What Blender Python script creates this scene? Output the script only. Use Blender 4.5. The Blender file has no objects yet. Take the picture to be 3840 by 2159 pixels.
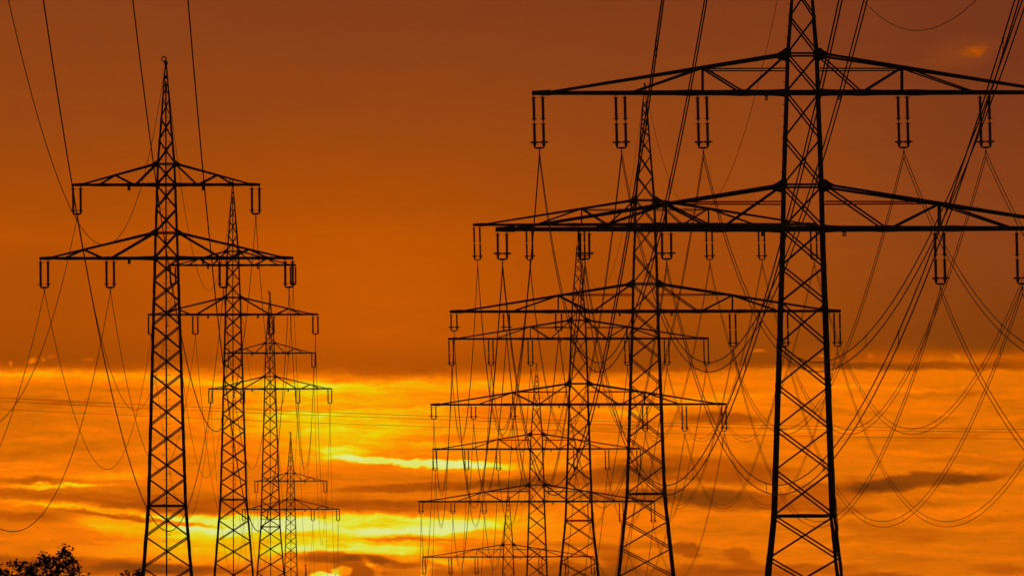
import bpy, math, random
from mathutils import Vector, Matrix
random.seed(7)
S = bpy.context.scene
C = S.collection

# ------------------------------------------------------------------ camera
F = 30000.0          # focal length in photo pixels (3840 wide)
HY = 2850.0          # photo row of the horizon (below the frame)
U = 0.018            # metres per photo pixel at the nearest pylons
D1 = U * F           # 540 m
ROLL = 0.0028
cd = bpy.data.cameras.new("camera")
cam = bpy.data.objects.new("camera", cd); C.objects.link(cam)
cd.sensor_width = 36.0
cd.lens = 36.0 * F / 3840.0
cd.shift_y = (HY - 1079.5) / 3840.0
cd.clip_start = 1.0
cd.clip_end = 30000.0
cam.matrix_world = Matrix.Rotation(math.pi / 2, 4, 'X') @ Matrix.Rotation(-ROLL, 4, 'Z')
S.camera = cam
S.view_settings.view_transform = 'Standard'
S.view_settings.look = 'None'
S.view_settings.exposure = 0.0
S.view_settings.gamma = 1.0
S.cycles.max_bounces = 4

# ------------------------------------------------------------------ sun
SUN_EL, SUN_AZ = math.radians(1.3), math.radians(-1.3)     # low behind the cloud bank
sl = bpy.data.lights.new("sun", 'SUN'); sl.energy = 0.06; sl.angle = math.radians(0.5)
sl.color = (1.0, 0.45, 0.15)
so = bpy.data.objects.new("sun", sl); C.objects.link(so)
sd = Vector((math.sin(SUN_AZ) * math.cos(SUN_EL), math.cos(SUN_AZ) * math.cos(SUN_EL), math.sin(SUN_EL)))
so.rotation_euler = sd.to_track_quat('Z', 'Y').to_euler()

# ------------------------------------------------------------------ sky
W = bpy.data.worlds.new("World"); S.world = W; W.use_nodes = True
nt = W.node_tree; N = nt.nodes; LK = nt.links
for n in list(N): N.remove(n)

def lin(c):
    return tuple((v / 255 / 12.92) if v / 255 <= 0.04045 else ((v / 255 + 0.055) / 1.055) ** 2.4 for v in c) + (1.0,)
def setin(sock, v, tree=None):
    if isinstance(v, (int, float)): sock.default_value = v
    elif isinstance(v, tuple): sock.default_value = v
    else: (tree or nt).links.new(v, sock)
def M(op, a, b=None, c=None, clamp=False, tree=None):
    n = (tree or nt).nodes.new('ShaderNodeMath'); n.operation = op; n.use_clamp = clamp
    setin(n.inputs[0], a, tree)
    if b is not None: setin(n.inputs[1], b, tree)
    if c is not None: setin(n.inputs[2], c, tree)
    return n.outputs[0]
def noise(vec, scale, detail=4, rough=0.55, dist=0.0, dims='3D'):
    n = N.new('ShaderNodeTexNoise'); n.noise_dimensions = dims
    LK.new(vec, n.inputs['Vector'])
    n.inputs['Scale'].default_value = scale; n.inputs['Detail'].default_value = detail
    n.inputs['Roughness'].default_value = rough; n.inputs['Distortion'].default_value = dist
    return n
def comb(x, y, z=0.0):
    n = N.new('ShaderNodeCombineXYZ'); setin(n.inputs[0], x); setin(n.inputs[1], y); setin(n.inputs[2], z)
    return n.outputs[0]
def ramp(fac, stops, interp='LINEAR'):
    n = N.new('ShaderNodeValToRGB'); LK.new(fac, n.inputs[0])
    cr = n.color_ramp; cr.interpolation = interp
    while len(cr.elements) < len(stops): cr.elements.new(1.0)
    for e, (p, c) in zip(cr.elements, stops):
        e.position = p; e.color = c if isinstance(c, tuple) else (c, c, c, 1)
    return n.outputs[0]

tc = N.new('ShaderNodeTexCoord'); sx = N.new('ShaderNodeSeparateXYZ'); LK.new(tc.outputs['Generated'], sx.inputs[0])
dx, dy, dz = sx.outputs
dys = M('MAXIMUM', dy, 0.05)
# directions of the western sky as tangents, written in thirty-thousandths
u0 = M('MULTIPLY_ADD', M('DIVIDE', dx, dys), F, 1920.0)
v0 = M('MULTIPLY_ADD', M('DIVIDE', dz, dys), -F, HY)
# wispy displacement of every cloud edge
wc = comb(M('DIVIDE', u0, 520.0), M('DIVIDE', v0, 150.0), 3.3)
w1 = noise(wc, 1.0, 6, 0.62)
sw = N.new('ShaderNodeSeparateColor'); LK.new(w1.outputs['Color'], sw.inputs[0])
u = M('MULTIPLY_ADD', M('SUBTRACT', sw.outputs[0], 0.5), 170.0, u0)
v = M('MULTIPLY_ADD', M('SUBTRACT', sw.outputs[1], 0.5), 62.0, v0)
w2 = noise(comb(M('DIVIDE', u0, 110.0), M('DIVIDE', v0, 45.0), 9.1), 1.0, 4, 0.6)
sw2 = N.new('ShaderNodeSeparateColor'); LK.new(w2.outputs['Color'], sw2.inputs[0])
u = M('MULTIPLY_ADD', M('SUBTRACT', sw2.outputs[0], 0.5), 110.0, u)
v = M('MULTIPLY_ADD', M('SUBTRACT', sw2.outputs[1], 0.5), 36.0, v)
w3 = noise(comb(M('DIVIDE', u0, 38.0), M('DIVIDE', v0, 17.0), 2.2), 1.0, 3, 0.6)
sw3 = N.new('ShaderNodeSeparateColor'); LK.new(w3.outputs['Color'], sw3.inputs[0])
u = M('MULTIPLY_ADD', M('SUBTRACT', sw3.outputs[0], 0.5), 34.0, u)
v = M('MULTIPLY_ADD', M('SUBTRACT', sw3.outputs[1], 0.5), 15.0, v)

# brightness of the cloud deck by height, for four bearings
def col(pts, vv):
    lo, hi = -600.0, 3000.0
    f = M('DIVIDE', M('SUBTRACT', vv, lo), hi - lo, clamp=True)
    return ramp(f, [((p - lo) / (hi - lo), x) for p, x in pts])
cols = [
    (0,    [(-600, .12), (0, .24), (450, .31), (700, .385), (860, .43), (895, .45), (930, .425), (1200, .41), (1350, .36), (1377, .52), (1392, .84), (1432, .76), (1460, .60), (1530, .58), (1620, .64), (1740, .62), (1900, .64), (2159, .66), (3000, .5)]),
    (1400, [(-600, .12), (0, .215), (200, .245), (400, .30), (600, .365), (800, .43), (900, .475), (1100, .495), (1270, .50), (1340, .45), (1392, .42), (1412, .60), (1440, .75), (1520, .745), (1650, .735), (1850, .68), (2060, .74), (2159, .62), (3000, .5)]),
    (2700, [(-600, .08), (0, .185), (300, .25), (600, .31), (900, .36), (1200, .36), (1335, .31), (1378, .33), (1403, .70), (1480, .72), (1600, .67), (1800, .66), (1950, .66), (2080, .66), (2159, .62), (3000, .5)]),
    (3840, [(-600, .06), (0, .125), (200, .13), (400, .17), (700, .225), (1000, .24), (1250, .21), (1305, .23), (1335, .50), (1362, .68), (1480, .65), (1600, .61), (1800, .63), (2000, .61), (2159, .63), (3000, .5)]),
]
L = None
for i, (cx, pts) in enumerate(cols):
    c = col(pts, v)
    if L is None: L = c
    else:
        p = cols[i - 1][0]
        t = N.new('ShaderNodeMapRange'); t.interpolation_type = 'SMOOTHSTEP'
        LK.new(u0, t.inputs[0]); t.inputs[1].default_value = p; t.inputs[2].default_value = cx
        L = M('ADD', M('MULTIPLY', L, M('SUBTRACT', 1.0, t.outputs[0])), M('MULTIPLY', c, t.outputs[0]))

# one cloud or bright gap: soft ellipse in the warped sky
g = bpy.data.node_groups.new("cloud", 'ShaderNodeTree')
for nm in ('U', 'V', 'cx', 'cy', 'rx', 'ry', 'co', 'si', 'soft', 'amp'):
    g.interface.new_socket(name=nm, in_out='INPUT', socket_type='NodeSocketFloat')
g.interface.new_socket(name='out', in_out='OUTPUT', socket_type='NodeSocketFloat')
gi = g.nodes.new('NodeGroupInput'); go = g.nodes.new('NodeGroupOutput')
I = gi.outputs
a = M('SUBTRACT', I['U'], I['cx'], tree=g); b = M('SUBTRACT', I['V'], I['cy'], tree=g)
x = M('DIVIDE', M('ADD', M('MULTIPLY', a, I['co'], tree=g), M('MULTIPLY', b, I['si'], tree=g), tree=g), I['rx'], tree=g)
y = M('DIVIDE', M('SUBTRACT', M('MULTIPLY', b, I['co'], tree=g), M('MULTIPLY', a, I['si'], tree=g), tree=g), I['ry'], tree=g)
r = M('SQRT', M('ADD', M('MULTIPLY', x, x, tree=g), M('MULTIPLY', y, y, tree=g), tree=g), tree=g)
mr = g.nodes.new('ShaderNodeMapRange'); mr.interpolation_type = 'SMOOTHSTEP'
g.links.new(r, mr.inputs[0])
g.links.new(M('ADD', 1.0, I['soft'], tree=g), mr.inputs[1]); g.links.new(M('SUBTRACT', 1.0, I['soft'], tree=g), mr.inputs[2])
mr.inputs[3].default_value = 0.0; g.links.new(I['amp'], mr.inputs[4])
g.links.new(mr.outputs[0], go.inputs[0])
def cloud(cx, cy, rx, ry, ang, amp, soft=0.6, U_=None, V_=None):
    global L
    n = N.new('ShaderNodeGroup'); n.node_tree = g
    LK.new(U_ or u, n.inputs['U']); LK.new(V_ or v, n.inputs['V'])
    th = math.radians(ang)
    for k, val in (('cx', cx), ('cy', cy), ('rx', rx), ('ry', ry), ('co', math.cos(th)), ('si', math.sin(th)), ('soft', soft), ('amp', amp)):
        n.inputs[k].default_value = val
    L = M('ADD', L, n.outputs[0])

# fine cirrus streaks, strong below the edge of the deck and faint above it
low = N.new('ShaderNodeMapRange'); low.interpolation_type = 'SMOOTHSTEP'
LK.new(v, low.inputs[0]); low.inputs[1].default_value = 1340; low.inputs[2].default_value = 1480
low.inputs[3].default_value = 0.14; low.inputs[4].default_value = 1.0
s1 = noise(comb(M('DIVIDE', u, 700.0), M('DIVIDE', M('MULTIPLY_ADD', u, 0.05, v), 75.0), 0.7), 1.0, 6, 0.62, 0.6).outputs['Fac']
s3 = noise(comb(M('DIVIDE', u, 95.0), M('DIVIDE', M('MULTIPLY_ADD', u, -0.06, v), 13.0), 8.7), 1.0, 3, 0.6, 0.3).outputs['Fac']
s2 = noise(comb(M('DIVIDE', u, 210.0), M('DIVIDE', v, 26.0), 5.7), 1.0, 4, 0.6, 0.4).outputs['Fac']
st = M('ADD', M('MULTIPLY', M('SUBTRACT', s1, 0.5), 0.34), M('MULTIPLY', M('SUBTRACT', s2, 0.5), 0.23))
st = M('ADD', st, M('MULTIPLY', M('SUBTRACT', s3, 0.5), 0.17))
L = M('ADD', L, M('MULTIPLY', st, low.outputs[0]))

CL = [
    # bright gaps
    (1230, 1590, 400, 140, 4, .125, .9), (1000, 1560, 260, 70, 0, .02, .8), (1270, 1640, 190, 55, 0, .06, .8),
    (1290, 1693, 95, 20, 0, .12, .6), (1560, 1732, 330, 15, 3.0, .25, .35), (1780, 1748, 170, 26, 4, .12, .7), (2080, 1740, 200, 40, -4, .09, .8),
    (1400, 1962, 400, 42, 0, .235, .4), (860, 1955, 330, 36, 2, .24, .40), (800, 1990, 200, 22, 0, .10, .6), (1830, 1975, 330, 55, 0, .11, .6),
    (870, 2040, 460, 60, 0, .19, .7), (1500, 2015, 380, 30, -3, .10, .6), (1350, 2060, 260, 20, 0, .12, .7), (1560, 2075, 100, 28, 0, .13, .7),
    (390, 1962, 130, 28, 4, .19, .7), (430, 1910, 330, 15, 5, .17, .7), (120, 1885, 210, 20, 3, .12, .8),
    (140, 1812, 240, 9, -1, .20, .6), (380, 1785, 190, 20, -6, .13, .7), (110, 1758, 190, 24, 2, .08, .8),
    (1000, 1425, 420, 24, 0, .06, .8), (800, 1440, 260, 18, 0, .05, .8), (1700, 1440, 500, 24, 0, .05, .8), (400, 1400, 420, 16, 2, .06, .8),
    (1120, 1455, 130, 22, 0, .10, .8), (2350, 1930, 200, 20, 0, .05, .8), (600, 1480, 300, 20, 0, .06, .8), (1900, 1620, 130, 12, 0, .08, .8),
    (3655, 194, 34, 14, -8, .22, .98), (3610, 203, 120, 42, -8, .09, .95),
    (1262, 2146, 46, 18, -10, .36, .3), (1180, 2152, 40, 12, 5, .38, .35), (1225, 2165, 40, 16, 0, .3, .3), (1410, 2130, 16, 50, -35, .25, .6), (1600, 2140, 30, 26, 30, .22, .6),
    (1680, 2110, 60, 14, 15, .18, .7), (1760, 2095, 50, 12, 0, .12, .7), (3000, 2040, 600, 12, 1, .05, .8), (3450, 1930, 300, 18, -4, .06, .8), (3600, 1870, 160, 14, 0, .06, .8),
    (3300, 1455, 260, 9, 2, .07, .8), (3050, 1620, 220, 10, -3, .06, .8), (3560, 1560, 200, 8, 3, .06, .8), (3350, 1700, 260, 9, 2, .05, .8), (3120, 1900, 160, 8, -4, .06, .8), (3700, 2090, 240, 10, 3, .05, .8),
    (2500, 1665, 220, 9, -2, .06, .8), (2250, 1540, 260, 10, 2, .06, .8), (1950, 1520, 200, 9, 3, .06, .8), (560, 1560, 260, 10, 2, .05, .8), (250, 1640, 220, 10, -2, .05, .8),
    # dark clouds
    (3600, 1480, 240, 12, -2, -.07, .8), (3150, 1540, 220, 10, 3, -.07, .8), (3450, 1640, 300, 12, -3, -.07, .8), (3700, 1740, 200, 12, 3, -.06, .8), (3300, 1975, 260, 14, 4, -.07, .8), (3650, 1950, 220, 12, -3, -.08, .8), (3250, 2090, 240, 12, 2, -.07, .8),
    (2900, 1470, 180, 9, 0, -.06, .8), (2300, 1600, 240, 10, -2, -.07, .8), (1950, 1570, 200, 9, 3, -.06, .8), (1800, 1480, 260, 10, 4, -.06, .8), (250, 1500, 260, 12, 3, -.06, .8), (600, 1640, 260, 14, -2, -.05, .8), (2650, 1990, 260, 12, 2, -.05, .8),
    (1650, 1822, 380, 15, -2.5, -.22, .5), (2150, 1798, 360, 34, -5, -.24, .35), (2620, 1765, 330, 48, 3, -.22, .35),
    (2480, 1868, 330, 30, 1, -.22, .35), (2820, 1885, 420, 36, 3, -.22, .35), (1100, 1795, 260, 22, 2, -.07, .8), (1480, 1785, 300, 18, 2, -.07, .7),
    (1000, 1893, 560, 26, 1, -.12, .6), (1500, 1895, 450, 22, 1, -.12, .6), (600, 1855, 260, 34, 3, -.08, .8),
    (2680, 1563, 165, 20, 3, -.30, .5), (3450, 1812, 270, 30, -4, -.30, .35), (3330, 1826, 150, 22, -3, -.08, .5), (3640, 1800, 110, 18, -10, -.15, .5), (3140, 1838, 190, 30, -2, -.20, .5), (3230, 1795, 110, 14, 0, -.12, .6),
    (3420, 1374, 330, 14, 0, -.27, .7), (3810, 1368, 120, 20, 0, -.22, .6), (2950, 1360, 200, 24, 0, -.05, .8),
    (200, 1795, 260, 9, 1, -.16, .6), (160, 1845, 330, 20, 3, -.12, .7), (500, 1890, 300, 14, 4, -.11, .7), (120, 1935, 150, 22, 4, -.16, .7), (520, 1937, 330, 9, 6, -.24, .5),
    (260, 2112, 460, 30, 2, -.22, .25), (640, 2130, 300, 18, 3, -.20, .4), (330, 1450, 300, 22, 2, -.05, .8),
    (1700, 1890, 330, 10, 0, -.08, .7), (1270, 2050, 60, 8, 0, -.08, .7), (1560, 2022, 180, 6, 1, -.20, .6),
    (1220, 2092, 130, 20, 0, -.34, .4), (1400, 2095, 90, 16, 4, -.26, .4), (1345, 2145, 105, 40, 10, -.22, .3), (1470, 2110, 90, 14, 10, -.18, .5),
    (1980, 2150, 360, 42, -2, -.20, .3), (2340, 2045, 300, 16, 1, -.12, .6), (2330, 2095, 90, 40, 30, -.16, .5), (2500, 2170, 500, 34, 0, -.20, .4),
    (2580, 2062, 48, 34, 10, -.17, .3), (2800, 2085, 60, 30, 20, -.13, .4), (2900, 2135, 330, 20, 1, -.16, .4), (3300, 2170, 160, 14, 0, -.2, .5), (3780, 2140, 140, 16, 3, -.12, .6), (3500, 2010, 400, 30, 3, -.05, .9),
]
for c_ in CL: cloud(*c_)
# torn scraps just above the edge of the deck
us = M('MULTIPLY_ADD', M('SUBTRACT', sw2.outputs[0], 0.5), 60.0, u0)
vs = M('MULTIPLY_ADD', M('SUBTRACT', sw2.outputs[1], 0.5), 36.0, v0)
for c_ in [(122, 1345, 19, 7, -18, .33, .9), (170, 1341, 6, 9, 0, .24, .9), (198, 1330, 12, 6, -30, .14, .8), (46, 1356, 5, 9, 0, .26, .9), (335, 1345, 20, 6, 0, .14, .8), (2850, 1315, 28, 7, 0, .22, .7),
           (3090, 1336, 20, 7, 0, .22, .7), (3270, 1335, 12, 6, 0, .12, .8), (3590, 1340, 14, 12, 30, .10, .8), (850, 1370, 40, 8, 20, .12, .8)]:
    cloud(*c_, U_=us, V_=vs)

sky_col = ramp(M('MULTIPLY', L, 1.0 / 1.06, clamp=True), [(p / 1.06, lin(c)) for p, c in [
    (0.00, (94, 42, 24)), (0.10, (112, 50, 27)), (0.20, (130, 60, 25)), (0.30, (150, 69, 18)), (0.40, (172, 76, 4)),
    (0.50, (198, 88, 0)), (0.58, (216, 106, 0)), (0.66, (238, 116, 0)), (0.72, (255, 122, 0)), (0.80, (255, 150, 0)),
    (0.87, (250, 180, 0)), (0.93, (240, 212, 6)), (0.98, (232, 234, 60)), (1.03, (230, 234, 118)), (1.06, (232, 238, 140))]])

# the lower the cloud, the redder: almost no blue is left near the horizon
sc_ = N.new('ShaderNodeSeparateColor'); LK.new(sky_col, sc_.inputs[0])
bl = N.new('ShaderNodeMapRange'); bl.interpolation_type = 'SMOOTHSTEP'; LK.new(v0, bl.inputs[0])
bl.inputs[1].default_value = 800; bl.inputs[2].default_value = 1450; bl.inputs[3].default_value = 1.0; bl.inputs[4].default_value = 0.12
pale = N.new('ShaderNodeMapRange'); LK.new(sc_.outputs[1], pale.inputs[0]); pale.inputs[1].default_value = 0.45; pale.inputs[2].default_value = 0.6
bf = M('MAXIMUM', bl.outputs[0], pale.outputs[0])
cc = N.new('ShaderNodeCombineColor'); LK.new(sc_.outputs[0], cc.inputs[0]); LK.new(sc_.outputs[1], cc.inputs[1])
LK.new(M('MULTIPLY', sc_.outputs[2], bf), cc.inputs[2]); sky_col = cc.outputs[0]

# the rest of the sky: dusk
sk = N.new('ShaderNodeTexSky'); sk.sky_type = 'NISHITA'; sk.sun_disc = False
sk.sun_elevation = SUN_EL; sk.sun_rotation = SUN_AZ
dusk = N.new('ShaderNodeMix'); dusk.data_type = 'RGBA'; dusk.blend_type = 'MULTIPLY'
dusk.inputs['Factor'].default_value = 1.0
LK.new(sk.outputs[0], dusk.inputs['A']); dusk.inputs['B'].default_value = (0.02, 0.02, 0.02, 1)
az = M('ABSOLUTE', M('ARCTAN2', dx, dy))
m1 = N.new('ShaderNodeMapRange'); m1.interpolation_type = 'SMOOTHSTEP'; LK.new(az, m1.inputs[0])
m1.inputs[1].default_value = math.radians(45); m1.inputs[2].default_value = math.radians(14)
m2 = N.new('ShaderNodeMapRange'); m2.interpolation_type = 'SMOOTHSTEP'; LK.new(dz, m2.inputs[0])
m2.inputs[1].default_value = 0.35; m2.inputs[2].default_value = 0.12
mask = M('MULTIPLY', m1.outputs[0], m2.outputs[0])
mx = N.new('ShaderNodeMix'); mx.data_type = 'RGBA'
LK.new(mask, mx.inputs['Factor']); LK.new(dusk.outputs['Result'], mx.inputs['A']); LK.new(sky_col, mx.inputs['B'])
bg = N.new('ShaderNodeBackground'); LK.new(mx.outputs['Result'], bg.inputs[0]); bg.inputs[1].default_value = 1.0
wo = N.new('ShaderNodeOutputWorld'); LK.new(bg.outputs[0], wo.inputs[0])

# ------------------------------------------------------------------ materials
def mat(name, c1, c2, scale, rough, metal=0.0, bump=0.0):
    m = bpy.data.materials.new(name); m.use_nodes = True
    t = m.node_tree; b = t.nodes['Principled BSDF']
    tcn = t.nodes.new('ShaderNodeTexCoord'); nz = t.nodes.new('ShaderNodeTexNoise')
    nz.inputs['Scale'].default_value = scale; nz.inputs['Detail'].default_value = 5
    t.links.new(tcn.outputs['Object'], nz.inputs['Vector'])
    r = t.nodes.new('ShaderNodeValToRGB'); t.links.new(nz.outputs['Fac'], r.inputs[0])
    r.color_ramp.elements[0].position = 0.35; r.color_ramp.elements[1].position = 0.65
    r.color_ramp.elements[0].color = c1 + (1,); r.color_ramp.elements[1].color = c2 + (1,)
    t.links.new(r.outputs[0], b.inputs['Base Color'])
    b.inputs['Roughness'].default_value = rough; b.inputs['Metallic'].default_value = metal
    if bump:
        bp = t.nodes.new('ShaderNodeBump'); bp.inputs['Strength'].default_value = bump
        t.links.new(nz.outputs['Fac'], bp.inputs['Height']); t.links.new(bp.outputs[0], b.inputs['Normal'])
    return m
STEEL = mat('painted_steel', (.035, .038, .035), (.06, .064, .058), 1.5, .75, 0.0, .1)
CERAM = mat('brown_porcelain', (.05, .02, .012), (.07, .03, .02), 6, .45)
ALU = mat('weathered_aluminium', (.10, .10, .10), (.16, .16, .16), 3, .7, .1)
PLATE = mat('enamel_plate', (.08, .08, .07), (.12, .12, .1), 8, .6)
CONC = mat('concrete', (.25, .24, .22), (.36, .35, .32), 4, .9, 0, .3)
LEAF = mat('leaf', (.035, .06, .02), (.07, .10, .03), 3, .8)
BARK = mat('bark', (.06, .045, .03), (.12, .09, .06), 9, .95, 0, .5)
GRASS = mat('meadow', (.05, .08, .025), (.09, .11, .04), .05, .95, 0, .3)

# ------------------------------------------------------------------ mesh builder
class MB:
    def __init__(s): s.v = []; s.f = []
    def frame(s, p, q, up=None):
        d = (q - p).normalized()
        r = Vector(up) if up is not None else Vector((0, 0, 1))
        if abs(d.dot(r)) > 0.985: r = Vector((0, 1, 0)) if up is None else Vector((1, 0, 0))
        a = d.cross(r).normalized(); b = a.cross(d).normalized()
        return a, b
    def beam(s, p, q, w, h=None, up=None, w2=None, h2=None):
        p = Vector(p); q = Vector(q); h = w if h is None else h
        if (q - p).length < 1e-5: return
        a, b = s.frame(p, q, up); n = len(s.v)
        for c, ww, hh in ((p, w, h), (q, w2 or w, h2 or h)):
            for sa, sb in ((-1, -1), (1, -1), (1, 1), (-1, 1)):
                s.v.append(c + a * (sa * ww / 2) + b * (sb * hh / 2))
        s.f += [(n, n + 1, n + 2, n + 3), (n + 7, n + 6, n + 5, n + 4)]
        for i in range(4):
            j = (i + 1) % 4; s.f.append((n + i, n + 4 + i, n + 4 + j, n + j))
    def angle(s, p, q, w, t, ax, ay):
        "steel angle whose two flanges run along directions ax and ay from the heel line p-q"
        p = Vector(p); q = Vector(q); ax = Vector(ax); ay = Vector(ay); n = len(s.v)
        prof = [(0, 0), (w, 0), (w, t), (t, t), (t, w), (0, w)]
        for c in (p, q):
            for x_, y_ in prof: s.v.append(c + ax * x_ + ay * y_)
        for i in range(6):
            j = (i + 1) % 6; s.f.append((n + i, n + j, n + 6 + j, n + 6 + i))
        s.f += [(n + 3, n + 2, n + 1, n), (n + 5, n + 4, n + 3, n), (n + 6, n + 7, n + 8, n + 9), (n + 6, n + 9, n + 10, n + 11)]
    def tube(s, pts, r, k=5, radii=None, closed=False):
        n = len(s.v); m = len(pts)
        pts = [Vector(p) for p in pts]
        for i, p in enumerate(pts):
            d = (pts[(i + 1) % m] - pts[i - 1]) if closed else (pts[min(i + 1, m - 1)] - pts[max(i - 1, 0)])
            d.normalize()
            ref = Vector((0, 0, 1)) if abs(d.z) < .9 else Vector((1, 0, 0))
            a = d.cross(ref).normalized(); b = a.cross(d)
            rr = radii[i] if radii else r
            for j in range(k):
                t = 2 * math.pi * j / k
                s.v.append(p + a * (rr * math.cos(t)) + b * (rr * math.sin(t)))
        for i in range(m if closed else m - 1):
            for j in range(k):
                j2 = (j + 1) % k; i2 = (i + 1) % m
                s.f.append((n + i * k + j, n + i * k + j2, n + i2 * k + j2, n + i2 * k + j))
        if not closed:
            s.f.append(tuple(n + j for j in range(k))[::-1]); s.f.append(tuple(n + (m - 1) * k + j for j in range(k)))
    def lathe(s, prof, c=(0, 0, 0), k=10):
        n = len(s.v); c = Vector(c)
        for z, r in prof:
            for j in range(k):
                t = 2 * math.pi * j / k
                s.v.append(c + Vector((r * math.cos(t), r * math.sin(t), z)))
        for i in range(len(prof) - 1):
            for j in range(k):
                j2 = (j + 1) % k
                s.f.append((n + i * k + j, n + i * k + j2, n + (i + 1) * k + j2, n + (i + 1) * k + j))
        s.f.append(tuple(n + j for j in range(k))[::-1]); m = len(prof) - 1
        s.f.append(tuple(n + m * k + j for j in range(k)))
    def prism(s, pts, y, t):
        "polygon given in x-z at depth y, thickness t"
        n = len(s.v); k = len(pts)
        for yy in (y - t / 2, y + t / 2):
            for x_, z_ in pts: s.v.append(Vector((x_, yy, z_)))
        s.f.append(tuple(range(n, n + k))[::-1]); s.f.append(tuple(range(n + k, n + 2 * k)))
        for i in range(k):
            j = (i + 1) % k; s.f.append((n + i, n + j, n + k + j, n + k + i))
    def mesh(s, name, m):
        me = bpy.data.meshes.new(name); me.from_pydata([tuple(p) for p in s.v], [], s.f)
        me.materials.append(m); me.update(); return me
    def build(s, name, m, parent=None, loc=(0, 0, 0)):
        return put(s.mesh(name, m), name, parent, loc)
def put(me, name, parent=None, loc=(0, 0, 0), rot=None):
    o = bpy.data.objects.new(name, me); C.objects.link(o)
    o.location = loc
    if rot: o.rotation_euler = rot
    if parent: o.parent = parent
    return o
def tag(o, label=None, cat=None, group=None, kind=None):
    if label: o['label'] = label
    if cat: o['category'] = cat
    if group: o['group'] = group
    if kind: o['kind'] = kind
    return o
def empty(name, loc, rz=0.0):
    o = bpy.data.objects.new(name, None); C.objects.link(o); o.location = loc; o.rotation_euler = (0, 0, rz)
    o.empty_display_size = 1.0
    return o

# ------------------------------------------------------------------ terrain
TP = [(-2.0, -3.0), (0, -1.7), (.44, .3), (1.0, 7.0), (1.5, 17.5), (2.06, 22.5), (2.6, 16.5), (3.13, 3.0), (4.2, -12.0), (9, -40), (30, -60)]
def gz(y):
    d = y / D1
    if d <= TP[0][0]: return TP[0][1]
    for i in range(len(TP) - 1):
        (a, za), (b, zb) = TP[i], TP[i + 1]
        if a <= d <= b:
            z0 = TP[max(i - 1, 0)]; z3 = TP[min(i + 2, len(TP) - 1)]
            ma = (zb - z0[1]) / max(b - z0[0], 1e-6); mb = (z3[1] - za) / max(z3[0] - a, 1e-6)
            h = b - a; t = (d - a) / h
            return (2*t**3 - 3*t*t + 1)*za + (t**3 - 2*t*t + t)*h*ma + (-2*t**3 + 3*t*t)*zb + (t**3 - t*t)*h*mb
    return TP[-1][1]
gm = MB()
ys = [-900 + 60 * i for i in range(60)] + [2700 + 300 * i for i in range(12)]
xs = [-3500, -2000, -1200, -700, -400] + [-300 + 40 * i for i in range(16)] + [400, 700, 1200, 2000, 3500]
for yy in ys:
    for xx in xs: gm.v.append(Vector((xx, yy, gz(yy))))
nx = len(xs)
for j in range(len(ys) - 1):
    for i in range(nx - 1):
        gm.f.append((j * nx + i, j * nx + i + 1, (j + 1) * nx + i + 1, (j + 1) * nx + i))
ground = gm.build('ground', GRASS); tag(ground, kind='structure')
for p in ground.data.polygons: p.use_smooth = True

# ------------------------------------------------------------------ insulators
def insulator_mesh(nunits, length, name):
    m = MB(); prof = []
    r0, r1 = (.078, .118) if length > 1.9 else (.066, .10)
    prof.append((0, .03)); prof.append((-.10, .03))
    z = -.12; unit = (length - .16 - .16 * (nunits - 1)) / nunits
    for k in range(nunits):
        prof += [(z, .07), (z - .05, .07)]
        zz = z - .06; ns = max(6, int((unit - .12) / .078))
        st = (unit - .12) / ns
        for i in range(ns):
            prof += [(zz, r0), (zz - st * .45, r1), (zz - st * .62, r1 * .92), (zz - st * .7, r0)]
            zz -= st
        prof += [(zz, .07), (zz - .05, .07)]
        z = z - unit
        if k < nunits - 1: prof += [(z - .02, .032), (z - .14, .032)]; z -= .16
    prof += [(z - .01, .03), (-length, .03)]
    m.lathe(prof, k=8)
    # arcing horns around the ends of each rod
    zs = [-.17, -length + .14]
    if nunits == 2: mid = -length / 2; zs += [mid + .17, mid - .17]
    for q, zz in enumerate(zs):
        if q == 1: continue
        pts = [(.19 * math.cos(t) , .19 * math.sin(t), zz) for t in [i * 2 * math.pi / 10 for i in range(10)]]
        m.tube(pts, .014, 4, closed=True); m.beam((-.19, 0, zz), (.19, 0, zz), .02)
    return m.mesh(name, CERAM)
def ring_mesh(r, drop):
    m = MB(); pts = [(r * math.cos(t), r * math.sin(t), 0) for t in [i * 2 * math.pi / 16 for i in range(16)]]
    m.tube(pts, .05 if r > .2 else .02, 6, closed=True)
    m.beam((-r, 0, 0), (r, 0, 0), .045)
    if drop:
        for sg in (-1, 1):
            m.beam((sg * r * .75, 0, 0), (sg * .04, 0, -drop), .022)
            m.beam((0, sg * r * .75, 0), (0, sg * .04, -drop), .022)
    return m.mesh('arcing_ring', ALU)
def hanger_mesh(length, sep, wires, wgap):
    "yoke, links and suspension clamps under a pair of rods"
    m = MB(); h = sep / 2; z = -length
    m.prism([(-h - .05, z + .03), (h + .05, z + .03), (h + .05, z - .03), (.1, z - .11), (-.1, z - .11), (-h - .05, z - .03)], 0, .05)
    for sg in (-1, 1):
        m.beam((sg * h, 0, z - .01), (sg * h, 0, z + .06), .06, .06)
    zc = z - .11
    m.tube([(0, 0, zc + .03), (0, 0, zc - .12)], .022, 6)
    top = zc - .16
    m.beam((0, 0, zc - .1), (0, 0, top - (wires - 1) * wgap), .026)
    return m.mesh('insulator_hanger', ALU), top
cm = MB(); cm.tube([(0, -.22, -.03), (0, -.12, .005), (0, .12, .005), (0, .22, -.03)], .05, 6, radii=[.03, .062, .062, .03])
CLAMP = cm.mesh('wire_clamp', ALU)
LA, LBL, LBS = 102 * U, 196 * U, 101 * U
GAP = 26 * U
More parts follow.
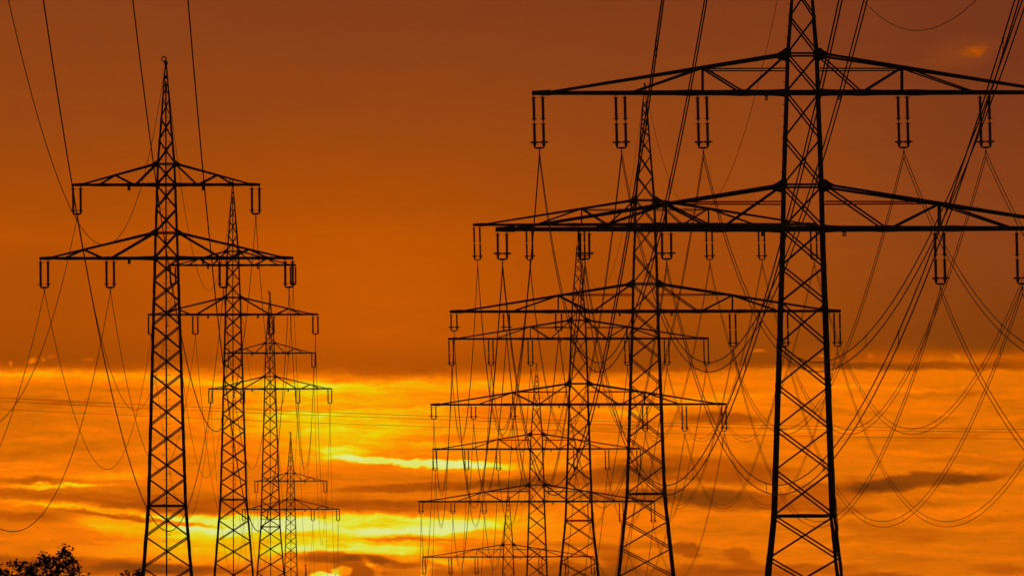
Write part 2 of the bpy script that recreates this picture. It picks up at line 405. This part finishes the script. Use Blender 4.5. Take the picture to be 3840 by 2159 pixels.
INS = {'A': (insulator_mesh(1, LA, 'insulator_rod'), ring_mesh(.17, 0), 28 * U, LA),
       'L': (insulator_mesh(2, LBL, 'insulator_rod'), ring_mesh(.26, .26), 34 * U, LBL),
       'S': (insulator_mesh(1, LBS, 'insulator_rod'), ring_mesh(.26, .26), 34 * U, LBS)}
HANG = {'A': hanger_mesh(LA, 28 * U, 1, 0), 'L': hanger_mesh(LBL, 34 * U, 2, GAP), 'S': hanger_mesh(LBS, 34 * U, 2, GAP)}
TILT = {'A': .006, 'L': .022, 'S': .008}

def add_insulators(parent, kind, x, z):
    rod, ring, sep, ln = INS[kind]; hm, wz = HANG[kind]
    t = TILT[kind]
    hg = put(hm, 'insulator_hanger', parent, (x, 0, z), (0, -t, 0))
    for q in range(1 if kind == 'A' else 2): put(CLAMP, 'wire_clamp', hg, (0, 0, wz - q * GAP))
    for sg in (-1, 1):
        put(rod, 'insulator_rod', hg, (sg * sep / 2, 0, 0))
        put(SHK, 'shackle', hg, (sg * sep / 2, 0, 0))
        put(ring, 'arcing_ring', hg, (sg * sep / 2, 0, -ln + (.36 if kind != 'A' else .2)))
    return (x - wz * math.sin(t), z + wz * math.cos(t))

# ------------------------------------------------------------------ crossarms (metres, origin at arm bottom on the mast axis)
def crossarm(sx, hb, ht, rise, tip, join, node, diag_in, diag_mid, diag_out, cw, bw, post, tipn):
    "one side of a crossarm: two bottom and two top chords meeting at the tip, with web bracing"
    m = MB(); U_ = U
    hb, ht, rise, tip, join, node = [q * U for q in (hb, ht, rise, tip, join, node)]
    ty = tipn * U
    def yb(x): return hb + (ty - hb) * min(1, max(0, (x - hb) / (tip - hb)))
    zj = cw * .2
    def yt(x): return ht + (ty - ht) * (x - ht) / (join - ht)
    def zt(x): return rise + (zj - rise) * (x - ht) / (join - ht)
    for sy in (-1, 1):
        B = lambda x, dz=0: (sx * x, sy * yb(x), dz)
        T = lambda x: (sx * x, sy * yt(x), zt(x))
        m.beam(B(hb), B(tip), cw * .72, cw)
        m.beam(T(ht), T(join), cw * .7, cw * .7)
        # splice plates that thicken the chord
        m.beam(B(hb), B(hb + 55 * U), cw * .80, cw * 1.45, w2=cw * .76, h2=cw * 1.02)
        for xs_ in (diag_in * U, node + 40 * U):
            m.beam(B(xs_ - 34 * U), B(xs_ + 6 * U), cw * .78, cw * 1.03, w2=cw * .79, h2=cw * 1.36)
            m.beam(B(xs_ + 8 * U), B(xs_ + 60 * U), cw * .79, cw * 1.36, w2=cw * .77, h2=cw * 1.03)
        m.beam(T(ht), B(diag_in * U, cw * .3), bw)
        m.beam(T(node), B(diag_mid * U, cw * .3), bw * 1.15)
        m.beam(T(node), B(diag_out * U, cw * .3), bw)
        if post:
            m.beam(T(node), B(node, cw * .3), bw)
            zz = rise * .60
            m.beam((sx * node, sy * yt(node), zz), (sx * (ht + 4 * U), sy * (ht), zz), bw * .8)
    # plan bracing and cross members
    n = 6 if tip < 10 else 10
    px = [hb + (tip - hb) * i / n for i in range(n + 1)]
    for i in range(n):
        a, b = px[i], px[i + 1]; s0 = 1 if i % 2 else -1
        m.beam((sx * a, s0 * yb(a), -cw * .1), (sx * b, -s0 * yb(b), -cw * .1), bw * .7, bw * .7)
        if i: m.beam((sx * a, -yb(a), cw * .1), (sx * a, yb(a), cw * .1), bw * .7)
    m.beam((sx * node, -yt(node), zt(node)), (sx * node, yt(node), zt(node)), bw)
    # tip box
    m.beam((sx * (join - 6 * U), 0, zj * .5), (sx * tip, 0, 0), 2 * ty + cw * .5, cw * 1.7, w2=2 * ty + cw * .5, h2=cw * 1.15)
    return m
def centre_piece(hb, ht, rise, cw, bw):
    m = MB(); hb, ht, rise = hb * U, ht * U, rise * U
    for sy in (-1, 1):
        m.beam((-hb, sy * hb, 0), (hb, sy * hb, 0), cw * .7, cw)
        m.beam((-ht, sy * ht, rise - .02), (ht, sy * ht, rise - .02), bw)
    for sx in (-1, 1):
        m.beam((sx * hb, -hb, 0), (sx * hb, hb, 0), cw * .7, cw * .98)
        m.beam((sx * ht, -ht, rise), (sx * ht, ht, rise), bw)
    return m
def join_mb(*ms):
    r = MB()
    for m in ms:
        n = len(r.v); r.v += m.v; r.f += [tuple(i + n for i in f) for f in m.f]
    return r
def octagon(r, sq=.8):
    return [(r * math.cos(t) * 1.05, r * math.sin(t) * sq) for t in [math.pi / 8 + i * math.pi / 4 for i in range(8)]]
def gusset(r):
    m = MB(); m.prism(octagon(r), 0, .03); return m.mesh('gusset_plate', STEEL)

def wfun(tab):
    def f(h):
        if h >= tab[0][0]: return tab[0][1]
        for (a, wa), (b, wb) in zip(tab, tab[1:]):
            if b <= h <= a: return wb + (wa - wb) * (h - b) / (a - b)
        (a, wa), (b, wb) = tab[-2:]
        return wb + (wa - wb) / (a - b) * (h - b)
    return f

def plate_mesh(slots, w, h):
    m = MB(); w *= U; h *= U; t = .02
    if slots == 0: m.beam((0, 0, 0), (0, 0, -h), w, t, up=(0, 1, 0))
    else:
        m.beam((-w / 2, 0, -h + .02), (w / 2, 0, -h + .02), t, .045); m.beam((-w / 2, 0, -.02), (w / 2, 0, -.02), t, .045)
        nb = slots + 1; bar = w / (slots * 1.35 + 1)
        for i in range(nb):
            x_ = -w / 2 + bar / 2 + (w - bar) * i / slots
            m.beam((x_, 0, -.01), (x_, 0, -h + .01), bar * .9, t * .9, up=(0, 1, 0))
    m.beam((0, .0, .24), (0, 0, -.01), w * .6, t * .8, up=(0, 1, 0))
    return m.mesh('circuit_plate', PLATE)
PL = {0: plate_mesh(0, 11, 14), 1: plate_mesh(1, 12, 15), 2: plate_mesh(2, 12, 16), 3: plate_mesh(3, 16, 15)}

# shared arm meshes
A_up = join_mb(*[crossarm(s, 37, 34, 79, 353, 318, 191, 113, 125, 247, .135, .09, False, 5) for s in (-1, 1)], centre_piece(37, 34, 79, .13, .08)).mesh('crossarm', STEEL)
A_lo = join_mb(*[crossarm(s, 46, 42.5, 96, 476, 440, 309, 202, 243, 377, .145, .10, False, 6) for s in (-1, 1)], centre_piece(46, 42.5, 96, .14, .09)).mesh('crossarm', STEEL)
B_up = join_mb(*[crossarm(s, 63.5, 59, 144, 1014, 950, 374, 214, 229, 633, .225, .105, True, 8) for s in (-1, 1)], centre_piece(63.5, 59, 144, .19, .13)).mesh('crossarm', STEEL)
B_lo = join_mb(*[crossarm(s, 79, 76, 162, 1152, 1085, 513, 303, 336, 774, .24, .115, True, 9) for s in (-1, 1)], centre_piece(79, 76, 162, .205, .14)).mesh('crossarm', STEEL)
def arm_gusset(k, sx_):
    m = MB(); p = [(.66, -.17), (.30, -.30), (.12, -.36), (-.14, -.36), (-.27, -.20), (-.27, .20), (-.12, .33), (.14, .33), (.34, .16), (.66, -.01)]
    p = [(sx_ * a * k, b * k) for a, b in p]
    if sx_ < 0: p = p[::-1]
    m.prism(p, 0, .03); return m.mesh('gusset_plate', STEEL)
G_A = {q: arm_gusset(.5, q) for q in (-1, 1)}; G_B = {q: arm_gusset(1.0, q) for q in (-1, 1)}
g0 = gusset(.25); G_b = {-1: g0, 1: g0}

def leg_mesh(sx_, sy_, hs, w, lw):
    m = MB()
    for i, (a, b) in enumerate(zip(hs, hs[1:])):      # top to bottom
        ka = lw(a); x1, x2 = w(a) / 2 * U, w(b) / 2 * U
        m.angle((sx_ * x1, sy_ * x1, a * U), (sx_ * x2, sy_ * x2, b * U), ka, ka * .16, (-sx_, 0, 0), (0, -sy_, 0))
        m.angle((sx_ * (x1 - ka * .2), sy_ * (x1 - ka * .2), a * U), (sx_ * (x2 - ka * .2), sy_ * (x2 - ka * .2), b * U), ka * .7, ka * .14, (-sx_, 0, 0), (0, -sy_, 0))
    return m

bm_ = MB(); bm_.beam((.03, 0, 0), (.26, 0, .012), .028); bm_.beam((.25, 0, -.02), (.25, 0, .05), .03)
BOLT = bm_.mesh('step_bolt', STEEL)
bm_ = MB(); bm_.beam((0, 0, .10), (0, 0, -.04), .06, .06); SHK = bm_.mesh('shackle', STEEL)
LINE_ROT = 0.0177
def to_world(px, py, d):
    qx, qy = px - 1920.0, py - HY
    xl = qx - ROLL * qy; yl = qy + ROLL * qx
    return Vector((xl * d * U, D1 * d, -yl * d * U))

def pylon(kind, px, py, d, waist, label, group, extra_belt=None):
    near = .9 < d < 1.7
    anchor = to_world(px, py, d)
    base = gz(anchor.y)
    hbase = (base - anchor.z) / U                       # negative, in U
    root = empty('lattice_pylon', (anchor.x, anchor.y, base), LINE_ROT)
    tag(root, label, 'pylon', group)
    O = Vector((0, 0, anchor.z - base))
    if kind == 'A':
        k0 = (147 - 92) / 928.0; ww = 92 + k0 * waist
        w = wfun([(728, 7), (662, 18), (354, 68), (96, 85), (0, 92), (-waist, ww), (-waist - 1000, ww + 163)])
        base_nodes = [0, 81, 162, 252, 342, 433, 528, 627, 727, 825, 928]
        n = max(8, round(waist / 93.0)); sc = waist / 928.0
        up = [728, 690, 662, 599, 525, 442, 354, 275, 185, 96]
        step, lw = 114, (lambda h: .085 if h > 600 else .105 if h > 354 else .12 if h > 0 else .138 if h > -500 else .152)
        dw = lambda h: .055 if h > 550 else .088 if h > 0 else .084
    else:
        ww = 158 + (232 - 158) / 1076.0 * waist
        w = wfun([(1336, 4), (1226, 28), (858, 84), (654, 118), (510, 127), (162, 152), (0, 158), (-waist, ww), (-waist - 1000, ww + 213)])
        base_nodes = [0, 140, 277, 434, 588, 746, 905, 1075]
        n = round(waist / 153.0); sc = waist / 1075.0
        up = [1226, 1190, 1140, 1085, 1020, 920, 792, 654, 510, 340, 162]
        step, lw = 158, (lambda h: .13 if h > 900 else .17 if h > 510 else .19 if h > 0 else .215)
        dw = lambda h: .08 if h > 1000 else .112
    if n == len(base_nodes) - 1: mids = [-q * sc for q in base_nodes]
    else: mids = [-waist * (i / n) ** 1.03 for i in range(n + 1)]
    nodes = list(up) + mids
    h = -waist
    while h - step > hbase + 40:
        h -= step; nodes.append(h); step *= 1.03
    nodes.append(hbase)
    # legs with overlapping segments
    for sx_ in (-1, 1):
        for sy_ in (-1, 1):
            m = leg_mesh(sx_, sy_, nodes, w, lw)
            for i in range(3, len(nodes) - 1, 2 if kind == 'B' else 1):
                a = nodes[i]; 
                if a > (330 if kind == 'A' else 600): continue
                kk = lw(a - 1)
                for q in (0, 1):
                    za, zb = a - 12 - q * 3, a - 52
                    x1, x2 = w(za) / 2 * U + .018, w(zb) / 2 * U + .018
                    if q == 0: m.angle((sx_ * x1, sy_ * x1, za * U), (sx_ * x2, sy_ * x2, zb * U), kk * 1.02, .02, (-sx_, 0, 0), (0, -sy_, 0))
            # apex rods of the big pylons
            if kind == 'B':
                x1 = 9 * U
                m.beam((sx_ * x1, sy_ * x1, 1226 * U), (sx_ * .02, sy_ * .02, 1336 * U), .07)
            m.build('leg', STEEL, root, O)
    # bracing
    m = MB()
    for i, (a, b) in enumerate(zip(nodes, nodes[1:])):
        if kind == 'B' and i == 0: pass
        xa, xb = w(a) / 2 * U, w(b) / 2 * U; t = dw(a)
        if b == hbase: # open foot panel
            pass
        za, zb = (a) * U, (b) * U
        for s_ in (-1, 1):
            o1, o2 = -s_ * t * .3, -s_ * t * 1.0
            # faces across the line of sight
            m.beam((-xa, s_ * xa + o1, za), (xb, s_ * xb + o1, zb), t, t * .35, up=(0, 1, 0))
            m.beam((xa, s_ * xa + o2, za), (-xb, s_ * xb + o2, zb), t, t * .35, up=(0, 1, 0))
            m.beam((s_ * xa + o1, -xa, za), (s_ * xb + o1, xb, zb), t * .35, t, up=(1, 0, 0))
            m.beam((s_ * xa + o2, xa, za), (s_ * xb + o2, -xb, zb), t * .35, t, up=(1, 0, 0))
            # small plate where the diagonals cross
            fr = xa / (xa + xb); zc = za + (zb - za) * fr; xc = xa + (xb - xa) * fr
            m.prism([(-.07, zc - .09), (.07, zc - .09), (.07, zc + .09), (-.07, zc + .09)], s_ * xc + (o1 + o2) / 2, .02)
    m.build('bracing', STEEL, root, O)
    # belt at the waist
    def belt(hh, t, full=True):
        m = MB(); x_ = w(hh) / 2 * U
        for s_ in (-1, 1):
            if full and s_ < 0:
                m.beam((-x_, s_ * x_, hh * U), (0, s_ * x_, hh * U), t * .7, t, h2=t * 1.6)
                m.beam((0, s_ * x_, hh * U), (x_, s_ * x_, hh * U), t * .7, t * 1.6, h2=t)
            else: m.beam((-x_, s_ * x_, hh * U), (x_, s_ * x_, hh * U), t * .8)
            m.beam((s_ * x_, -x_ + .04, hh * U), (s_ * x_, x_ - .04, hh * U), t * .7, t)
        if full:
            m.beam((-x_, -x_, hh * U), (x_, x_, hh * U), t * .6); m.beam((-x_, x_, hh * U + .01), (x_, -x_, hh * U + .01), t * .55)
        m.build('belt_beam', STEEL, root, O)
    belt(-waist, .085 if kind == 'A' else .12)
    if extra_belt: belt(-extra_belt, .06, False)
    # climbing gear
    m = MB()
    if kind == 'A':
        pole = MB(); yf = lambda hh: -(w(hh) / 2 * U + .05)
        hs = nodes[2:]
        for a, b in zip(hs, hs[1:]): pole.beam((0, yf(a), a * U), (0, yf(b), b * U), .10, .10)
        pole.build('climbing_pole', STEEL, root, O)
        hh = 640; k = 0
        while near and hh > hbase + 120 and k < 84:
            sg = 1 if k % 2 else -1
            put(BOLT, 'step_bolt', root, O + Vector((0, yf(hh), hh * U)), (0, 0, 0 if sg > 0 else math.pi))
            hh -= 23; k += 1
    else:
        hh = 880; k = 0
        while near and hh > hbase + 120:
            x_ = -w(hh) / 2 * U
            put(BOLT, 'step_bolt', root, O + Vector((x_ + .06, x_ + .04, hh * U)), (0, 0, math.pi))
            hh -= 42; k += 1
        for s_ in (-1, 1):
            m = MB()
            for q in range(14):
                hh = -waist + 60 - q * 9; x_ = w(hh) / 2 * U
                m.beam((s_ * (x_ - .05), -x_ - .02, hh * U), (s_ * (x_ + .09), -x_ - .04, hh * U), .03)
            h0, h1 = -waist + 64, -waist - 62
            m.beam((s_ * (w(h0) / 2 * U + .01), -w(h0) / 2 * U - .03, h0 * U), (s_ * (w(h1) / 2 * U + .01), -w(h1) / 2 * U - .03, h1 * U), .05)
            m.build('climbing_guard', STEEL, root, O)
    # peak
    m = MB()
    if kind == 'A':
        m.lathe([(724 * U, .06), (726 * U, .13), (728 * U, .14), (730 * U, .10), (732 * U, .15), (734 * U, .15), (737 * U, .09), (741 * U, .05), (749 * U, .05), (751 * U, .07), (753 * U, .02)], k=8)
        m.build('peak_cap', STEEL, root, O)
        m = MB(); cx_, cz_, rr = -7 * U, 746 * U, 8.5 * U
        pts = [(cx_ + rr * math.cos(t), 0, cz_ + rr * math.sin(t)) for t in [math.radians(55 + 250 * i / 18) for i in range(19)]]
        m.tube(pts, .045, 6); m.build('armour_ring', ALU, root, O)
    else:
        m.lathe([(1328 * U, .10), (1334 * U, .13), (1339 * U, .09), (1344 * U, .03)], k=8)
        m.beam((-14 * U, 0, 1226 * U), (14 * U, 0, 1226 * U), .5, .08)
        m.build('peak_cap', STEEL, root, O)
    # arms, gussets, insulators, plates
    pts = {}
    if kind == 'A':
        put(A_up, 'crossarm', root, O + Vector((0, 0, 275 * U))); put(A_lo, 'crossarm', root, O)
        for hh, gmesh in ((354, G_A), (96, G_A)):
            for sx_ in (-1, 1):
                for sy_ in (-1, 1):
                    put(gmesh[sx_], 'gusset_plate', root, O + Vector((sx_ * w(hh) / 2 * U, sy_ * (w(hh) / 2 * U + .02), hh * U)))
        for nm, x_, hz in (('ul', -335, 275), ('ur', 335, 275), ('ll', -458, 0), ('li', -211, 0), ('ri', 213, 0), ('lr', 459, 0)):
            p = add_insulators(root, 'A', x_ * U, O.z + hz * U - .10); pts[nm] = p
        for hz in (275, 0):
            for sx_ in (-1, 1): put(PL[0], 'circuit_plate', root, O + Vector((sx_ * 139 * U, -.25, hz * U - .15)))
        pts['e'] = (0, O.z + 738 * U)
    else:
        put(B_up, 'crossarm', root, O + Vector((0, 0, 510 * U))); put(B_lo, 'crossarm', root, O)
        for hh, gmesh in ((654, G_B), (510, G_b), (162, G_B), (0, G_b)):
            for sx_ in (-1, 1):
                for sy_ in (-1, 1):
                    put(gmesh[sx_], 'gusset_plate', root, O + Vector((sx_ * w(hh) / 2 * U, sy_ * (w(hh) / 2 * U + .02), hh * U)))
        for i, x_ in enumerate((-991, -683, -376, 376, 684, 991)):
            pts['u%d' % i] = add_insulators(root, 'L', x_ * U, O.z + 510 * U - .15)
        for i, x_ in enumerate((-1127, -818, -511, 513, 820, 1128)):
            pts['l%d' % i] = add_insulators(root, 'S' if i < 3 else 'L', x_ * U, O.z - .17)
        for x_, hz, kx in ((-136, 510, 2), (139, 510, 1), (-152, 0, 0), (155, 0, 3)):
            put(PL[kx], 'circuit_plate', root, O + Vector((x_ * U, -.4, hz * U - .26)))
        pts['e'] = (0, O.z + 1340 * U)
    # footings
    xf = w(hbase) / 2 * U
    fm = MB(); fm.lathe([(-.8, .5), (.25, .45), (.35, .3)], k=10); fme = fm.mesh('footing', CONC)
    for sx_ in (-1, 1):
        for sy_ in (-1, 1): put(fme, 'footing', root, (sx_ * (xf - .1), sy_ * (xf - .1), 0))
    R = Matrix.Translation(root.location) @ Matrix.Rotation(LINE_ROT, 4, 'Z')
    return {k: R @ Vector((x_, 0, z_)) for k, (x_, z_) in pts.items()}

GA, GB = 'slim two-armed pylons of the left-hand line', 'wide pylons of the right-hand line'
TA = [pylon('A', -364, -554, .44, 980, 'slim lattice pylon nearer than the tallest slim one, beyond the left edge', GA),
      pylon('A', 624, 968, 1.0, 928, 'tallest slim pylon at the front of the left row, treetop at its foot', GA),
      pylon('A', 874, 1179, 1 / .672, 1032, 'second slim pylon, its peak touching the upper arm of the tallest slim one', GA),
      pylon('A', 1013, 1457.5, 1 / .4873, 1060, 'third slim pylon in the left row, with two crossbars close together', GA, 1000),
      pylon('A', 1090.5, 1908.5, 1 / .3855, 1000, 'small slim pylon, fourth in the left row, its lower arm above the pale yellow band', GA),
      pylon('A', 1147, 2356, 3.13, 1000, 'tiny pylon peak poking up beside the bright yellow cloud at the bottom edge', GA)]
TB = [pylon('B', 5101, -768, .44, 1075, 'wide lattice pylon nearer than the largest one, beyond the right edge', GB),
      pylon('B', 3010, 858, 1.0, 1076, 'largest wide pylon at the front right, its peak cut off by the top edge', GB),
      pylon('B', 2420, 1167, 1 / .637, 1074, 'second wide pylon, its pointed peak reaching the upper arm of the largest one', GB),
      pylon('B', 2170, 1515.5, 1 / .4825, 903, 'third wide pylon, its upper arm against dark cloud and lower arm against bright sky', GB),
      pylon('B', 2013, 1879, 1 / .3855, 1075, 'fourth wide pylon, both its arms against bright sky below the dark cloud', GB),
      pylon('B', 1906.5, 2249, 1 / .319, 1075, 'smallest wide pylon, only its peak and upper arm above the bottom edge', GB)]

# ------------------------------------------------------------------ conductors
def span_pts(p, q, gam, n=44):
    Ld = (q.y - p.y) / D1; s = gam * Ld * Ld / 4 * U
    return [p.lerp(q, t) - Vector((0, 0, 4 * s * t * (1 - t))) for t in [i / n for i in range(n + 1)]]
def run(points, gams):
    out = []
    for i in range(len(points) - 1):
        sp = span_pts(points[i], points[i + 1], gams[i])
        out += sp if i == 0 else sp[1:]
    return out
gA = [12100, 11800, 11900, 11900, 11900]
gB = {'u': [12710, 12480, 12300, 12300, 12300], 'l': [11740, 11660, 11570, 11600, 11600]}
nameA = {'ul': 'left end of the slim pylons\' upper crossarms', 'ur': 'right end of the slim pylons\' upper crossarms', 'll': 'outer left end of the slim pylons\' lower crossarms',
         'li': 'inner left insulators of the slim pylons\' lower crossarms', 'ri': 'inner right insulators of the slim pylons\' lower crossarms', 'lr': 'outer right end of the slim pylons\' lower crossarms'}
for k, nm in nameA.items():
    P = [t[k] for t in TA]
    m = MB(); o0 = P[0]; m.tube([p - o0 for p in run(P, gA)], .022, 5)
    tag(m.build('overhead_wire', ALU, None, o0), 'single wire hung at the ' + nm, 'power line', 'single wires of the left-hand line')
m = MB(); P = [t['e'] for t in TA]
m.tube([p - P[0] for p in run(P, [12850, 12200, 12200, 12200, 12200])], .018, 5)
tag(m.build('earth_wire', ALU, None, P[0]), 'thin earth wire looping from peak to peak of the slim left pylons', 'power line', 'earth wires')
m = MB(); P = [t['e'] for t in TB]
m.tube([p - P[0] for p in run(P, [13900, 12400, 12400, 12400, 12400])], .018, 5)
tag(m.build('earth_wire', ALU, None, P[0]), 'thin earth wire between the wide pylons\' peaks, looping across the top right corner', 'power line', 'earth wires')

sp = MB(); sp.beam((0, 0, .0), (0, 0, -GAP), .024)
for zz in (0, -GAP): sp.tube([(0, -.12, zz), (0, -.04, zz), (0, .04, zz), (0, .12, zz)], .03, 6, radii=[.022, .045, .045, .022])
SPM = sp.mesh('spacer', ALU)
order = ['outermost left', 'middle left', 'innermost left', 'innermost right', 'middle right', 'outermost right']
for lv in 'ul':
    for i in range(6):
        k = lv + str(i); P = [t[k] for t in TB]; o0 = P[0]
        root = empty('twin_conductor', o0)
        tag(root, 'twin wires hung at the %s insulators of the wide pylons\' %s crossarms' % (order[i], 'upper' if lv == 'u' else 'lower'),
            'power line', 'twin wires of the right-hand line')
        pts = run(P, gB[lv])
        for q in (0, 1):
            m = MB(); m.tube([p - o0 - Vector((0, 0, q * GAP)) for p in pts], .026, 5); m.build('wire', ALU, root)
        ph = random.random()
        for sidx in range(len(P) - 1):
            ns = 6
            for j in range(ns):
                t = (j + .35 + .3 * ph) / ns
                idx = sidx * 44 + t * 44; a = int(idx); p = pts[a].lerp(pts[a + 1], idx - a)
                put(SPM, 'spacer', root, p - o0)

# three far wires of a line that crosses behind
for j, (dy_, lab) in enumerate(((0, 'uppermost'), (13, 'middle'), (43, 'lowest'))):
    Yc = 900.0; kx = Yc / F
    pts = []
    for i in range(-60, 81):
        xp = 1920 + i * 150.0
        yp = 1491 + dy_ - (0.0 if j < 2 else 0.0) + .0505 * xp - 5.15e-6 * xp * xp - (.0006 * xp if j == 1 else .0018 * xp if j == 2 else 0)
        qx, qy = xp - 1920, yp - HY
        pts.append(Vector(((qx - ROLL * qy) * kx, Yc, -(qy + ROLL * qx) * kx)))
    m = MB(); o0 = pts[0]; m.tube([p - o0 for p in pts], .020, 5)
    tag(m.build('crossing_wire', ALU, None, o0), lab + ' of the three faint wires running nearly level across the whole sky', 'power line', 'faint wires crossing behind the pylons')

# ------------------------------------------------------------------ trees
def tree(px, topy, Y, outline, nleaf, label, seed, deep=230, lx=.21):
    rnd = random.Random(seed); k = Y / F
    bx_ = (px - 1920) * k; base = gz(Y)
    root = empty('broadleaf_tree', (bx_, Y, base)); tag(root, label, 'tree', 'treetops at the foot of the left pylon')
    wood = MB(); leaf = MB()
    zpx = lambda yp: (HY - yp) * k - base - ROLL * (px - 1920) * k
    ztop = zpx(topy)
    # trunk
    tp = [(0, 0, -.3), (.05, .02, ztop * .25), (-.06, .05, ztop * .5), (.02, -.03, ztop * .75)]
    wood.tube(tp, .2, 8, radii=[.26, .2, .15, .07])
    def twig(a, b, r):
        mid = (a + b) / 2 + Vector((rnd.uniform(-1, 1), rnd.uniform(-1, 1), rnd.uniform(0, 1))) * (b - a).length * .12
        wood.tube([a, mid, b], r, 4, radii=[r, r * .7, r * .35])
        return mid
    def leaves(c, n, rad):
        for _ in range(n):
            p = c + Vector((rnd.gauss(0, rad), rnd.gauss(0, rad), rnd.gauss(0, rad)))
            a = Vector((rnd.uniform(-1, 1), rnd.uniform(-1, 1), rnd.uniform(-1, .5))).normalized()
            b = a.cross(Vector((rnd.uniform(-1, 1), rnd.uniform(-1, 1), rnd.uniform(-1, 1)))).normalized()
            ln = lx * rnd.uniform(.6, 1.15); wd = ln * rnd.uniform(.4, .6)
            nrm = a.cross(b) * ln * .12
            q = len(leaf.v)
            leaf.v += [p, p + a * ln * .45 + b * wd / 2 + nrm, p + a * ln, p + a * ln * .45 - b * wd / 2 + nrm, p + a * ln * .5]
            leaf.f += [(q, q + 1, q + 4), (q + 1, q + 2, q + 4), (q + 2, q + 3, q + 4), (q + 3, q, q + 4)]
    pts = outline
    lo, hi = pts[0][0], pts[-1][0]
    def topat(x_):
        for (a, ya), (b, yb) in zip(pts, pts[1:]):
            if a <= x_ <= b: return ya + (yb - ya) * (x_ - a) / max(1e-6, b - a)
        return pts[-1][1]
    for _ in range(nleaf):
        xp = rnd.uniform(lo, hi); yt_ = topat(xp)
        dep = rnd.random() ** 1.25
        yp = yt_ + 14 + dep * deep
        X = (xp - px) * k * (1 + .6 * max(0, (yp - 2159) / 230)); Z = zpx(yp)
        wdt = (hi - lo) * k / 2
        Yd = rnd.uniform(-1, 1) * wdt * .9 * math.sqrt(max(.1, 1 - (X / (wdt * 1.5)) ** 2)) * (.35 + .65 * min(1, dep * 3))
        c = Vector((X, Yd, Z))
        a = Vector((X * .6 + rnd.uniform(-.2, .2), Yd * .5, Z - rnd.uniform(.35, .8)))
        twig(a, c, .014)
        leaves(c, rnd.randint(8, 14), .075)
        leaves((a + c * 2) / 3, 4, .08)
    for _ in range(34):        # limbs
        xp = rnd.uniform(lo, hi); yt_ = topat(xp) + rnd.uniform(30, 160)
        c = Vector(((xp - px) * k, rnd.uniform(-1, 1) * (hi - lo) * k * .35, zpx(yt_)))
        z0 = rnd.uniform(.3, .72) * ztop
        a = Vector((0, 0, z0)); wood.tube([a, a.lerp(c, .5) + Vector((0, 0, .3)), c], .05, 5, radii=[.08, .05, .02])
    wood.build('trunk', BARK, root); leaf.build('crown', LEAF, root)
tree(150, 2030, 350.0, [(-190, 2140), (-120, 2095), (-40, 2110), (0, 2112), (20, 2098), (45, 2092), (75, 2096), (95, 2086), (125, 2074), (150, 2070), (160, 2052), (170, 2066), (200, 2066), (214, 2074), (224, 2050), (233, 2033), (246, 2038), (262, 2036), (272, 2062), (288, 2080), (304, 2088), (314, 2120), (330, 2150), (340, 2190)],
     390, 'bushy dark treetop in the bottom left corner with one raised spray of leaves', 3)
tree(490, 2104, 352.0, [(385, 2158), (425, 2152), (452, 2148), (462, 2128), (476, 2106), (484, 2110), (490, 2135), (503, 2122), (513, 2120), (526, 2135), (540, 2138), (552, 2165)],
     75, 'sparse treetop with a few leafy sprigs beside the foot of the tallest slim pylon', 11, deep=90)

# ------------------------------------------------------------------ evening haze
hm = MB(); hm.beam((0, -950, 10.0), (0, 6050, 10.0), 7100, 160)
hz = bpy.data.materials.new('evening_air'); hz.use_nodes = True
t = hz.node_tree
for n in list(t.nodes):
    if n.type != 'OUTPUT_MATERIAL': t.nodes.remove(n)
pv = t.nodes.new('ShaderNodeVolumePrincipled'); pv.inputs['Density'].default_value = .000022; pv.inputs['Anisotropy'].default_value = .8
pv.inputs['Color'].default_value = (.9, .88, .85, 1)
t.links.new(pv.outputs[0], t.nodes['Material Output'].inputs['Volume'])
tag(hm.build('haze', hz), kind='stuff')
